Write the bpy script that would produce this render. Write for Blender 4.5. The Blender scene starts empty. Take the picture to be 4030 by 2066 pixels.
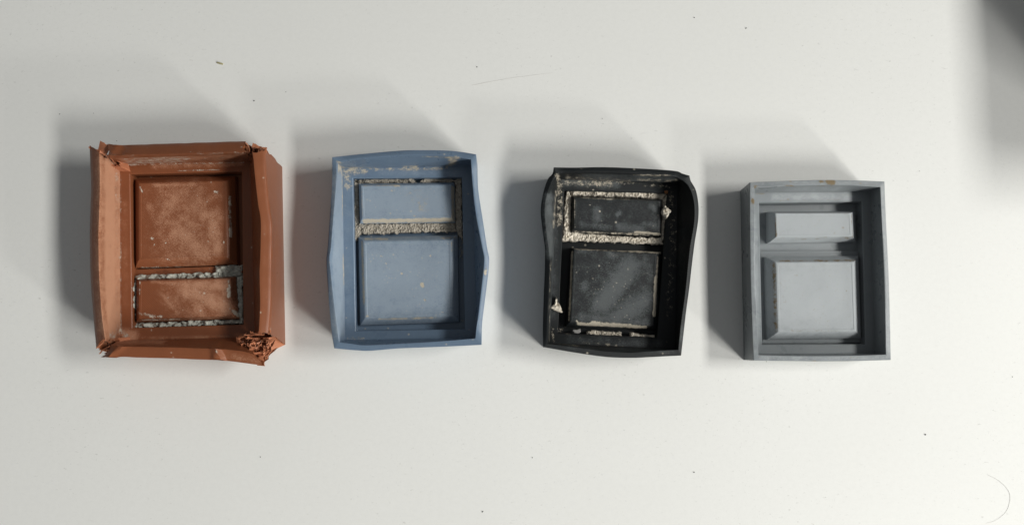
import bpy, bmesh, math, random
import numpy as np
from mathutils import Vector, Matrix, noise

# ------------------------------------------------------------------ camera, world, lamps, exposure
MM = 0.001
SC = bpy.context.scene
COL = SC.collection
FPX, CX, CY, CAMH = 2850.0, 2015.0, 1033.0, 200.0      # focal length and centre in photo pixels, camera height in mm
TILT = math.radians(5.3)

cam = bpy.data.cameras.new("camera")
cam.sensor_fit = 'HORIZONTAL'
cam.sensor_width = 36.0
cam.lens = FPX / 4030.0 * 36.0
cam.clip_start, cam.clip_end = 0.005, 20.0
cam_ob = bpy.data.objects.new("camera", cam)
COL.objects.link(cam_ob)
cam_ob.location = (0, 0, CAMH * MM)
cam_ob.rotation_euler = (TILT, 0, 0)
SC.camera = cam_ob

world = bpy.data.worlds.new("World")
SC.world = world
world.use_nodes = True
wn, wl = world.node_tree.nodes, world.node_tree.links
bgn = wn["Background"]
wtc = wn.new('ShaderNodeTexCoord')
wsp = wn.new('ShaderNodeSeparateXYZ')
wl.new(wtc.outputs['Generated'], wsp.inputs[0])
wmr = wn.new('ShaderNodeMapRange')                      # dim room: darker walls, paler ceiling
wmr.inputs[1].default_value, wmr.inputs[2].default_value = 0.0, 1.0
wmr.inputs[3].default_value, wmr.inputs[4].default_value = 0.10, 0.185
wsq = wn.new('ShaderNodeMath')
wsq.operation = 'MULTIPLY'
wl.new(wsp.outputs[2], wsq.inputs[0])
wl.new(wsp.outputs[2], wsq.inputs[1])
wl.new(wsq.outputs[0], wmr.inputs[0])
bgn.inputs[0].default_value = (0.95, 0.98, 1.0, 1)
wl.new(wmr.outputs[0], bgn.inputs[1])

def window_lamp(name, loc, wy, hz, power, color):
    """one upright pane of the window at the right-hand end of the table, facing it"""
    L = bpy.data.lights.new(name, 'AREA')
    L.shape = 'RECTANGLE'
    L.size, L.size_y = wy, hz
    L.energy = power
    L.color = color
    o = bpy.data.objects.new(name, L)
    COL.objects.link(o)
    o.matrix_world = Matrix.Translation(loc) @ Matrix(((0, 0, 1), (1, 0, 0), (0, 1, 0))).to_4x4()
    return o
WARM = (1.0, 0.992, 0.945)
window_lamp("window_pane_lamp", (0.565, 0.05, 0.50), 0.24, 0.13, 4.2, WARM)
window_lamp("window_pane_lamp", (0.565, -0.44, 0.50), 0.34, 0.12, 6.7, WARM)
window_lamp("window_pane_lamp", (0.565, -0.49, 0.265), 0.075, 0.06, 2.2, WARM)

SC.view_settings.view_transform = 'Standard'
SC.view_settings.look = 'None'
SC.view_settings.exposure = 0.0
SC.view_settings.gamma = 1.0
SC.view_settings.use_curve_mapping = False
SC.cycles.use_denoising = True
SC.cycles.max_bounces = 8

# ------------------------------------------------------------------ helpers
CT, ST = math.cos(TILT), math.sin(TILT)
def at(p, z=0.0):
    """point of the table plan in mm, seen at photo pixel p, at height z mm"""
    dx, dy, dz = (p[0] - CX) / FPX, -(p[1] - CY) / FPX, -1.0
    y, zz = dy * CT - dz * ST, dy * ST + dz * CT
    t = (CAMH - z) / -zz
    return np.array([dx * t, y * t])

def tag(o, label, cat, group=None):
    o["label"] = label
    o["category"] = cat
    if group:
        o["group"] = group
    return o

def empty(name, xy):
    o = bpy.data.objects.new(name, None)
    COL.objects.link(o)
    o.empty_display_size = 0.01
    o.location = (xy[0] * MM, xy[1] * MM, 0)
    return o

def link_mesh(name, verts, faces, mat, parent=None, origin=(0, 0, 0), smooth=25, attrs=None):
    """verts in mm (table plan); becomes ONE mesh object in metres relative to the origin"""
    v = (np.asarray(verts, dtype=float) - np.asarray(origin, dtype=float)) * MM
    me = bpy.data.meshes.new(name)
    me.from_pydata(v.tolist(), [], faces)
    me.update()
    if attrs:
        for k, a in attrs.items():
            at_ = me.attributes.new(k, 'FLOAT', 'POINT')
            at_.data.foreach_set('value', np.asarray(a, dtype=np.float32))
    if smooth is not None:
        me.polygons.foreach_set('use_smooth', [True] * len(me.polygons))
        me.set_sharp_from_angle(angle=math.radians(smooth))
    if mat:
        me.materials.append(mat)
    o = bpy.data.objects.new(name, me)
    COL.objects.link(o)
    if parent:
        o.parent = parent
    else:
        o.location = Vector(origin) * MM
    return o

def polyline(pts, n, smooth=True):
    """resample a polyline evenly to n points, through a Catmull-Rom spline"""
    P = [np.asarray(p, float) for p in pts]
    if smooth and len(P) > 2:
        Q = [2 * P[0] - P[1]] + P + [2 * P[-1] - P[-2]]
        out = []
        for i in range(1, len(Q) - 2):
            a, b, c, d = Q[i - 1], Q[i], Q[i + 1], Q[i + 2]
            for k in range(12):
                t = k / 12
                out.append(.5 * ((2 * b) + (c - a) * t + (2 * a - 5 * b + 4 * c - d) * t * t + (3 * b - a - 3 * c + d) * t ** 3))
        out.append(P[-1])
        P = out
    P = np.array(P)
    s = np.concatenate([[0], np.cumsum(np.linalg.norm(np.diff(P, axis=0), axis=1))])
    u = np.linspace(0, s[-1], n)
    return np.stack([np.interp(u, s, P[:, 0]), np.interp(u, s, P[:, 1])], 1)

def seg_dist(P, a, b):
    ab = b - a
    L = max(ab @ ab, 1e-9)
    t = np.clip(((P - a) @ ab) / L, 0, 1)
    return np.linalg.norm(P - (a + t[:, None] * ab), axis=1)

def stains_and_light(V, marks, z):
    """residue and painted-in light on a surface: marks are (kind, x0,y0,x1,y1, half width px, strength); returns haze and cake per vertex"""
    V = np.asarray(V, float)
    out = {'film_light': np.zeros(len(V)), 'cake': np.zeros(len(V))}
    for k, x0, y0, x1, y1, w, s in marks:
        d = seg_dist(V[:, :2], at((x0, y0), z), at((x1, y1), z)) / (w * 0.07)
        f = s * np.clip(1.35 - 0.85 * d, 0, 1) if k == 'c' else s * np.exp(-d * d)
        key = 'cake' if k == 'c' else 'film_light'
        out[key] = np.maximum(out[key], f)
    return out

def nz(x, y, z=0.0, oct=3):
    return noise.fractal(Vector((x, y, z)), 1.0, 2.0, oct)

# ------------------------------------------------------------------ materials
def nodes(name):
    m = bpy.data.materials.new(name)
    m.use_nodes = True
    nt = m.node_tree
    return m, nt, nt.nodes["Principled BSDF"]

def N(nt, kind, **kw):
    n = nt.nodes.new(kind)
    for k, v in kw.items():
        if k.startswith('i_'):
            n.inputs[k[2:].replace('_', ' ')].default_value = v
        else:
            setattr(n, k, v)
    return n

def math_(nt, op, a, b=None, c=None, clamp=False):
    n = nt.nodes.new('ShaderNodeMath')
    n.operation = op
    n.use_clamp = clamp
    for i, v in enumerate((a, b, c)):
        if v is None:
            continue
        if isinstance(v, (int, float)):
            n.inputs[i].default_value = v
        else:
            nt.links.new(v, n.inputs[i])
    return n.outputs[0]

def mix_(nt, fac, a, b):
    n = nt.nodes.new('ShaderNodeMix')
    n.data_type = 'RGBA'
    for i, v in ((0, fac), (6, a), (7, b)):
        if isinstance(v, (int, float)):
            n.inputs[i].default_value = v
        elif isinstance(v, tuple):
            n.inputs[i].default_value = (*v, 1)
        else:
            nt.links.new(v, n.inputs[i])
    return n.outputs[2]

def ramp(nt, v, lo, hi):
    n = nt.nodes.new('ShaderNodeMapRange')
    n.interpolation_type = 'SMOOTHSTEP'
    n.inputs[1].default_value, n.inputs[2].default_value = lo, hi
    nt.links.new(v, n.inputs[0])
    return n.outputs[0]

def coords_mm(nt):
    tc = nt.nodes.new('ShaderNodeTexCoord')
    mp = nt.nodes.new('ShaderNodeMapping')
    mp.inputs['Scale'].default_value = (1000, 1000, 1000)
    nt.links.new(tc.outputs['Object'], mp.inputs[0])
    return mp.outputs[0]

def noise_(nt, co, scale, detail=3, rough=.55, stretch=None, rot=None):
    if stretch:
        mp = nt.nodes.new('ShaderNodeMapping')
        mp.inputs['Scale'].default_value = stretch
        if rot:
            mp.inputs['Rotation'].default_value = rot
        nt.links.new(co, mp.inputs[0])
        co = mp.outputs[0]
    n = nt.nodes.new('ShaderNodeTexNoise')
    n.inputs['Scale'].default_value = scale
    n.inputs['Detail'].default_value = detail
    n.inputs['Roughness'].default_value = rough
    nt.links.new(co, n.inputs['Vector'])
    return n.outputs[0]

def printed_plastic(name, base, rough, film_light_tint, cake, line_dir=1, film_light_max=.55, line=1.0, spec=.45, tone_var=.06):
    m, nt, b = nodes(name)
    L = nt.links.new
    co = coords_mm(nt)
    sep = nt.nodes.new('ShaderNodeSeparateXYZ')
    L(co, sep.inputs[0])
    geo = nt.nodes.new('ShaderNodeNewGeometry')
    sn = nt.nodes.new('ShaderNodeSeparateXYZ')
    L(geo.outputs['Normal'], sn.inputs[0])
    upf = ramp(nt, math_(nt, 'ABSOLUTE', sn.outputs[2]), .75, .93)
    # extruded lines: diagonal on top faces, horizontal layers on the walls
    diag = math_(nt, 'MULTIPLY_ADD', sep.outputs[1], float(line_dir), sep.outputs[0])
    wob = noise_(nt, co, .35, 2)
    d1 = math_(nt, 'SINE', math_(nt, 'MULTIPLY', diag, 2 * math.pi / .62))
    d2 = math_(nt, 'SINE', math_(nt, 'MULTIPLY', sep.outputs[2], 2 * math.pi / .22))
    grain = noise_(nt, co, 9, 3)
    hgt = math_(nt, 'ADD', math_(nt, 'MULTIPLY', d1, upf), math_(nt, 'MULTIPLY', d2, math_(nt, 'SUBTRACT', 1.0, upf)))
    hgt = math_(nt, 'MULTIPLY_ADD', grain, 1.6, hgt)
    # residue, and light painted in through the same film
    ah = N(nt, 'ShaderNodeAttribute', attribute_name='film_light').outputs['Fac']
    ac = N(nt, 'ShaderNodeAttribute', attribute_name='cake').outputs['Fac']
    n1 = noise_(nt, co, .42, 5, .62)
    n2 = noise_(nt, co, 2.2, 4, .65, (1, 3.2, 1), (0, 0, math.radians(45 * line_dir)))
    n5 = noise_(nt, co, 5.5, 3, .7)
    hz = math_(nt, 'ADD', ah, math_(nt, 'MULTIPLY_ADD', n1, .9, -.45))
    hz = math_(nt, 'ADD', hz, math_(nt, 'MULTIPLY_ADD', n2, 1.4, -.7))
    hz = math_(nt, 'ADD', hz, math_(nt, 'MULTIPLY_ADD', n5, 1.5, -.75))
    hf = math_(nt, 'MULTIPLY', ramp(nt, hz, .2, .95), film_light_max)
    hf = math_(nt, 'MULTIPLY', hf, ramp(nt, ah, 0.02, .35))
    n3 = noise_(nt, co, 3.6, 5, .8)
    n4 = noise_(nt, co, .8, 3, .6)
    ck = math_(nt, 'ADD', ac, math_(nt, 'MULTIPLY_ADD', n3, 1.8, -.9))
    ck = math_(nt, 'ADD', ck, math_(nt, 'MULTIPLY_ADD', n4, 1.2, -.6))
    cf = math_(nt, 'MULTIPLY', ramp(nt, ck, .44, .72), ramp(nt, ac, .03, .2))
    # stray specks of powder
    vo = N(nt, 'ShaderNodeTexVoronoi', feature='F1')
    vo.inputs['Scale'].default_value = .42
    L(co, vo.inputs['Vector'])
    spk = math_(nt, 'MULTIPLY', ramp(nt, math_(nt, 'MULTIPLY', vo.outputs['Distance'], -1.0), -.16, -.08), ramp(nt, noise_(nt, co, .3, 1), .52, .6))
    vo2 = N(nt, 'ShaderNodeTexVoronoi', feature='F1')
    vo2.inputs['Scale'].default_value = 1.15
    L(co, vo2.inputs['Vector'])
    sp2 = math_(nt, 'MULTIPLY', ramp(nt, math_(nt, 'MULTIPLY', vo2.outputs['Distance'], -1.0), -.2, -.1), ramp(nt, noise_(nt, co, .22, 2), .46, .6))
    sp2 = math_(nt, 'MULTIPLY', sp2, ramp(nt, ah, .1, .8))
    spk = math_(nt, 'MULTIPLY', math_(nt, 'MAXIMUM', spk, sp2), upf)
    var = noise_(nt, co, .16, 4, .6)
    dark = tuple(c * (1 - tone_var * 2.2) for c in base)  # base tone varies at random
    lite = tuple(min(1, c * (1 + tone_var * 2.2)) for c in base)
    c0 = mix_(nt, var, dark, lite)
    c0 = mix_(nt, math_(nt, 'MULTIPLY_ADD', math_(nt, 'MULTIPLY', d1, upf), .13 * line, .13 * line), c0, tuple(c * .55 for c in base))
    c0 = mix_(nt, math_(nt, 'MULTIPLY', ramp(nt, noise_(nt, co, 1.7, 4, .7), .35, .7), .22), c0, tuple(c * .62 for c in base))
    c1 = mix_(nt, hf, c0, film_light_tint)
    c2 = mix_(nt, math_(nt, 'MULTIPLY', spk, .55), c1, cake)
    cv = mix_(nt, n3, tuple(c * .6 for c in cake), tuple(min(1, c * 1.2) for c in cake))
    c3 = mix_(nt, cf, c2, cv)
    L(c3, b.inputs['Base Color'])
    r = math_(nt, 'ADD', math_(nt, 'MULTIPLY_ADD', var, .18, rough - .09), math_(nt, 'ADD', math_(nt, 'MULTIPLY', hf, .35), math_(nt, 'MULTIPLY', cf, .4)), clamp=True)
    L(r, b.inputs['Roughness'])
    b.inputs['Specular IOR Level'].default_value = spec
    hg2 = math_(nt, 'ADD', math_(nt, 'MULTIPLY', hgt, line), math_(nt, 'MULTIPLY', cf, math_(nt, 'MULTIPLY_ADD', n3, 6.0, 1.0)))
    bp = N(nt, 'ShaderNodeBump')
    bp.inputs['Strength'].default_value = .8
    bp.inputs['Distance'].default_value = 1.6e-5
    L(hg2, bp.inputs['Height'])
    L(bp.outputs[0], b.inputs['Normal'])
    return m

def plaster(name, c_lo, c_hi, scale=1.0):
    m, nt, b = nodes(name)
    co = coords_mm(nt)
    a = noise_(nt, co, 1.1 * scale, 5, .7)
    g = noise_(nt, co, 5 * scale, 3, .7)
    v = math_(nt, 'ADD', math_(nt, 'MULTIPLY', a, .6), math_(nt, 'MULTIPLY', g, .5))
    nt.links.new(mix_(nt, ramp(nt, v, .38, .68), c_lo, c_hi), b.inputs['Base Color'])
    b.inputs['Roughness'].default_value = .95
    b.inputs['Specular IOR Level'].default_value = .15
    bp = N(nt, 'ShaderNodeBump')
    bp.inputs['Strength'].default_value = .35
    bp.inputs['Distance'].default_value = 1.0e-4
    nt.links.new(v, bp.inputs['Height'])
    nt.links.new(bp.outputs[0], b.inputs['Normal'])
    return m

def plain(name, col, rough=.6, spec=.3):
    m, nt, b = nodes(name)
    co = coords_mm(nt)
    n = noise_(nt, co, 4, 3)
    nt.links.new(mix_(nt, n, tuple(c * .65 for c in col), tuple(min(1, c * 1.3) for c in col)), b.inputs['Base Color'])
    b.inputs['Roughness'].default_value = rough
    b.inputs['Specular IOR Level'].default_value = spec
    return m

def table_material():
    m, nt, b = nodes('white_laminate')
    L = nt.links.new
    co = coords_mm(nt)
    big = noise_(nt, co, .018, 3)
    c = mix_(nt, big, (.785, .785, .762), (.83, .83, .81))
    # fine grey scuffs, denser in worn areas
    area = ramp(nt, noise_(nt, co, .02, 3), .40, .62)
    s1 = noise_(nt, co, .55, 4, .7, (1, 2.1, 1), (0, 0, .5))
    s2 = noise_(nt, co, 1.3, 3, .6, (2.0, .8, 1), (0, 0, -.4))
    f1 = math_(nt, 'MULTIPLY', ramp(nt, s1, .61, .74), .5)
    f2 = math_(nt, 'MULTIPLY', ramp(nt, s2, .64, .76), .45)
    vo = N(nt, 'ShaderNodeTexVoronoi', feature='F1')
    vo.inputs['Scale'].default_value = .12
    L(co, vo.inputs['Vector'])
    dot = math_(nt, 'MULTIPLY', ramp(nt, math_(nt, 'MULTIPLY', vo.outputs['Distance'], -1.0), -.045, -.02), .3)
    f = math_(nt, 'MAXIMUM', math_(nt, 'MAXIMUM', f1, f2), dot)
    f = math_(nt, 'MULTIPLY', f, math_(nt, 'MULTIPLY_ADD', area, .75, .25), clamp=True)
    c = mix_(nt, math_(nt, 'MULTIPLY', ramp(nt, noise_(nt, co, .7, 6, .85), .3, .75), .32), c, (.70, .70, .68))
    L(mix_(nt, f, c, (.36, .35, .33)), b.inputs['Base Color'])
    L(math_(nt, 'MULTIPLY_ADD', big, .12, .42), b.inputs['Roughness'])
    b.inputs['Specular IOR Level'].default_value = .35
    bp = N(nt, 'ShaderNodeBump')
    bp.inputs['Strength'].default_value = .35
    bp.inputs['Distance'].default_value = 2.5e-5
    L(noise_(nt, co, 1.6, 4, .6), bp.inputs['Height'])
    L(bp.outputs[0], b.inputs['Normal'])
    return m

CREAM = (.56, .50, .40)
M_BROWN = printed_plastic('brown_print', (.238, .080, .035), .31, (.67, .375, .24), (.66, .58, .48), 1, .60, .8, spec=.32)  # film tint kept pale to paint the wall facing the window brighter
M_BROWN_TORN = printed_plastic('brown_torn', (.47, .18, .092), .5, (.4, .3, .25), (.6, .5, .4), 1, .3, .3, tone_var=.2)
M_BLUE = printed_plastic('blue_print', (.142, .202, .284), .29, (.40, .46, .52), CREAM, -1, .52, .7)  # base held dark; the film paints lit faces lighter
M_BLACK = printed_plastic('black_print', (.0085, .011, .0125), .46, (.155, .17, .175), (.58, .52, .42), -1, .58, 1.5, spec=.35, tone_var=.14)
M_GREY = printed_plastic('grey_print', (.24, .262, .276), .29, (.50, .53, .55), (.25, .19, .11), -1, .6, .9)  # base held dark for the shaded walls, panels painted lighter by the film
M_SAND = plaster('sandy_plaster', (.23, .20, .16), (.47, .43, .37))
M_SAND2 = plaster('sandy_plaster_pale', (.40, .345, .27), (.80, .74, .64))
M_LUMP = plaster('lumpy_plaster', (.24, .235, .205), (.56, .56, .50), .7)
M_TABLE = table_material()

# ------------------------------------------------------------------ the table
def table():
    bm = bmesh.new()
    bmesh.ops.create_cube(bm, size=1)
    for v in bm.verts:
        v.co = Vector((v.co.x * 1.4 - .1, v.co.y * .8, v.co.z * .025 - .0125))
    bmesh.ops.bevel(bm, geom=[e for e in bm.edges], offset=.0015, segments=2, affect='EDGES')
    me = bpy.data.meshes.new('table_top')
    bm.to_mesh(me)
    bm.free()
    me.materials.append(M_TABLE)
    o = bpy.data.objects.new('table_top', me)
    COL.objects.link(o)
    o['kind'] = 'structure'
    o['label'] = 'white laminate table top with fine grey scuffs'
table()

# ------------------------------------------------------------------ pieces of a mould
def loft(rings):
    """quads between successive closed rings (each n x 3)"""
    n = len(rings[0])
    V = np.concatenate(rings)
    F = []
    for r in range(len(rings) - 1):
        a, b = r * n, (r + 1) * n
        for i in range(n):
            j = (i + 1) % n
            F.append((a + i, a + j, b + j, b + i))
    return V, F

def quad_ring(q, n):
    """4 corners (TL,TR,BR,BL) -> 4n points"""
    out = []
    for i in range(4):
        a, b = q[i], q[(i + 1) % 4]
        for k in range(n):
            out.append(a + (b - a) * k / n)
    return np.array(out)

def with_z(ring, z):
    return np.column_stack([ring, np.full(len(ring), float(z))])

def quad_at(q, z):
    return np.array([at(p, z) for p in q])

def grow(q, d):
    """move each edge of a quad outwards by d mm (TL,TR,BR,BL)"""
    q = np.asarray(q, float)
    c = q.mean(0)
    out = []
    for i in range(4):
        p, a, b = q[i], q[i - 1], q[(i + 1) % 4]
        def nrm(u, v):
            e = (v - u) / np.linalg.norm(v - u)
            nn = np.array([-e[1], e[0]])
            return nn if nn @ ((u + v) / 2 - c) > 0 else -nn
        n1, n2 = nrm(a, p), nrm(p, b)
        k = (n1 + n2) / (1 + n1 @ n2)
        out.append(p + k * d)
    return np.array(out)

def panel(name, parent, org, mat, base_q, top_q, z0, zw, zt, marks=(), label=None, n=56, wave=.03):
    bq, tq = quad_at(base_q, zw), quad_at(top_q, zt)
    B, T = quad_ring(bq, n), quad_ring(tq, n)
    rings = [with_z(quad_ring(grow(bq, .12), n), z0), with_z(B, zw)]
    for t in (.04, .2, .36, .52, .68, .82, .92):         # bevel with a softly rounded shoulder
        rings.append(with_z(B + (T - B) * t, zw + (zt - zw) * (1 - (1 - t) ** 1.3)))
    rings.append(with_z(T, zt))
    c = tq.mean(0)
    seq = [(.35, .05), (.5, .05), (.62, -.01), (.8, 0)]
    for ins, dz in seq:                      # the outermost extruded line stands a little proud
        rings.append(with_z(quad_ring(grow(tq, -ins), n), zt + dz))
    inner = quad_ring(grow(tq, -.8), n)
    for k in range(1, 30):
        rings.append(with_z(inner + (c - inner) * (k / 30), zt))
    V, F = loft(rings)
    last = len(V) - 4 * n
    for v in V[7 * 4 * n:]:
        v[2] += wave * nz(v[0] * .21, v[1] * .21, 3.7, 1)
    V = np.vstack([V, [c[0], c[1], V[last:, 2].mean()]])
    F += [(last + i, last + (i + 1) % (4 * n), len(V) - 1) for i in range(4 * n)]
    o = link_mesh(name, V, F, mat, parent, (*org, 0), 18, stains_and_light(V, marks, zt))
    if label:
        o['label'] = label
    return o

def ledge_and_floor(parent, org, mat, outer_q, inner_q, zl, zt, marks=(), n=90, pad=None, floor_marks=()):
    oq, iq = quad_at(outer_q, zl), quad_at(inner_q, zl)
    O, I = quad_ring(oq, n), quad_ring(iq, n)
    rings = [with_z(O + (O - I) * .25, zl)]
    for t in np.linspace(0, .94, 10):
        rings.append(with_z(O + (I - O) * t, zl))
    ii = grow(iq, -.12)
    rings += [with_z(I + (O - I) * .03, zl), with_z(quad_ring(ii, n), zl - .15)]
    for t in (.4, .8, 1):
        rings.append(with_z(quad_ring(grow(iq, -.12 - .12 * t), n), zl - .15 + (zt - .2 - zl + .15) * t))
    V, F = loft(rings)
    link_mesh('ledge', V, F, mat, parent, (*org, 0), 25, stains_and_light(V, marks, zl))
    fl = quad_ring(grow(iq, .3), 40)
    c = iq.mean(0)
    rings = [with_z(fl + (c - fl) * t, zt) for t in np.linspace(0, .96, 14)]
    V, F = loft(rings)
    m = len(fl)
    F.append(tuple(range(len(V) - m, len(V))))
    o = link_mesh('floor', V, F, mat, parent, (*org, 0), 25, stains_and_light(V, floor_marks or marks, zt))
    return o

def side_grid(ob, orim, irim, foot, h, zl, pw=1.4, tilt=0.0, nz_=9, hvar=None, bev=.14):
    """profile rows (each M x 3) of one wall: up the outside, over the rim, down the inside"""
    M = len(ob)
    hv = np.full(M, float(h)) if hvar is None else np.asarray(hvar, float)
    rows = []
    for k in range(nz_):
        t = k / nz_
        rows.append(np.column_stack([ob + (orim - ob) * t ** pw, (hv - tilt - bev) * t]))
    d = irim - orim
    L = np.linalg.norm(d, axis=1, keepdims=True)
    d = d / np.maximum(L, 1e-6)
    rows.append(np.column_stack([orim, hv - tilt - bev]))
    rows.append(np.column_stack([orim + d * bev * .35, hv - tilt - bev * .35]))
    for t in (.0, .33, .67, 1.0):
        xy = orim + d * (bev + (L - 2 * bev) * t)
        rows.append(np.column_stack([xy, hv - tilt * (1 - (bev + (L[:, 0] - 2 * bev) * t) / np.maximum(L[:, 0], 1e-6))]))
    rows.append(np.column_stack([irim - d * bev * .35, hv - bev * .35]))
    rows.append(np.column_stack([irim, hv - bev]))
    for k in range(1, nz_ + 1):
        t = 1 - k / nz_
        rows.append(np.column_stack([foot + (irim - foot) * t ** pw, zl + (hv - bev - zl) * t]))
    return rows

def rows_mesh(rows):
    M = len(rows[0])
    V = np.concatenate(rows)
    F = []
    for r in range(len(rows) - 1):
        for i in range(M - 1):
            a = r * M + i
            F.append((a, a + M, a + M + 1, a + 1))
    return V, F

def flip(F):
    return [tuple(reversed(f)) for f in F]

def walls(parent, org, mat, outer, inner, base_q, foot_q, h, zl, marks=(), M=64, pw=1.4, zmark=None, tilts=(.5, .5, .1, .6)):
    for i in range(4):
        fade = np.clip(np.minimum(np.arange(M), M - 1 - np.arange(M)) / 5, 0, 1)
        til = tilts[i] * fade
        orim = np.array([at(p, h - t) for p, t in zip(polyline(outer[i], M), til)])
        irim = np.array([at(p, h) for p in polyline(inner[i], M)])
        def line(q):
            return np.array([q[i] + (q[(i + 1) % 4] - q[i]) * t for t in np.linspace(0, 1, M)])
        V, F = rows_mesh(side_grid(line(base_q), orim, irim, line(foot_q), h, zl, pw, til))
        zz = (h + zl) / 2 if zmark is None else zmark
        st = {'film_light': np.zeros(len(V)), 'cake': np.zeros(len(V))}
        for lo, hi, zc in ((zl - 1, zl + 1.5, zl + .5), (zl + 1.5, h - 1.2, (zl + h) / 2), (h - 1.2, h + 1, h)):
            sel = (V[:, 2] > lo) & (V[:, 2] <= hi)
            if sel.any():
                s = stains_and_light(V[sel], marks, zc)
                for k in st:
                    st[k][sel] = s[k]
        link_mesh('wall', V, F, mat, parent, (*org, 0), 28, st)

def in_poly(P, poly):
    x, y = P[:, 0], P[:, 1]
    inside = np.zeros(len(P), bool)
    n = len(poly)
    for i in range(n):
        (x0, y0), (x1, y1) = poly[i], poly[(i + 1) % n]
        c = ((y0 > y) != (y1 > y)) & (x < (x1 - x0) * (y - y0) / (y1 - y0 + 1e-12) + x0)
        inside ^= c
    return inside

def crust(parent, org, mat, polys, z0, thick, seed=0, cell=.2, freq=1.6, lump=0.0, edge=.35, ragged=.25, name='plaster_crust', label=None, amp=.24):
    """rough plaster left in the trench: a height field with a ragged outline, one mesh per patch"""
    for pi, poly in enumerate(polys):
        pq = np.array([at(p, z0 + thick * .6) for p in poly])
        lo, hi = pq.min(0) - .4, pq.max(0) + .4
        nx, ny = int((hi[0] - lo[0]) / cell) + 2, int((hi[1] - lo[1]) / cell) + 2
        gx, gy = np.meshgrid(lo[0] + np.arange(nx) * cell, lo[1] + np.arange(ny) * cell)
        P = np.column_stack([gx.ravel(), gy.ravel()])
        d = np.min([seg_dist(P, pq[i], pq[(i + 1) % len(pq)]) for i in range(len(pq))], axis=0)
        d = np.where(in_poly(P, pq), d, -d)
        sd = seed * 17.3 + pi * 5.1
        rag = np.array([nz(x * .9, y * .9, sd, 3) for x, y in P]) * ragged
        d = d + rag
        H = np.array([nz(x * freq, y * freq, sd + 40, 4) for x, y in P])
        H = H + .9 * np.array([nz(x * .38, y * .38, sd + 77, 2) for x, y in P])
        if lump:
            W = np.array([noise.voronoi(Vector((x * .62, y * .62, sd)))[0][0] for x, y in P])
            H = H * .25 + lump * (.75 - 1.3 * W)
        z = z0 + np.clip(d / edge, 0, 1) ** .5 * thick * np.clip(.78 + amp * H, .12, 1.5)
        keep = d > -.02
        idx = -np.ones(len(P), int)
        F = []
        for j in range(ny - 1):
            for i in range(nx - 1):
                a = j * nx + i
                f = (a, a + 1, a + nx + 1, a + nx)
                if all(keep[v] for v in f):
                    F.append(f)
        used = sorted({v for f in F for v in f})
        if not used:
            continue
        idx[used] = range(len(used))
        F = [tuple(int(idx[v]) for v in f) for f in F]
        jit = np.array([[nz(x * 3, y * 3, sd + 9, 1), nz(x * 3, y * 3, sd + 19, 1)] for x, y in P[used]]) * cell * .5
        V = np.column_stack([P[used] + jit, z[used]])
        o = link_mesh(name, V, F, mat, parent, (*org, 0), 180)
        if label:
            o['label'] = label

def ring_poly(outer, inner):
    """trapezoids round a rectangular ring, TL,TR,BR,BL in photo pixels"""
    return [[outer[i], outer[(i + 1) % 4], inner[(i + 1) % 4], inner[i]] for i in range(4)]

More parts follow.
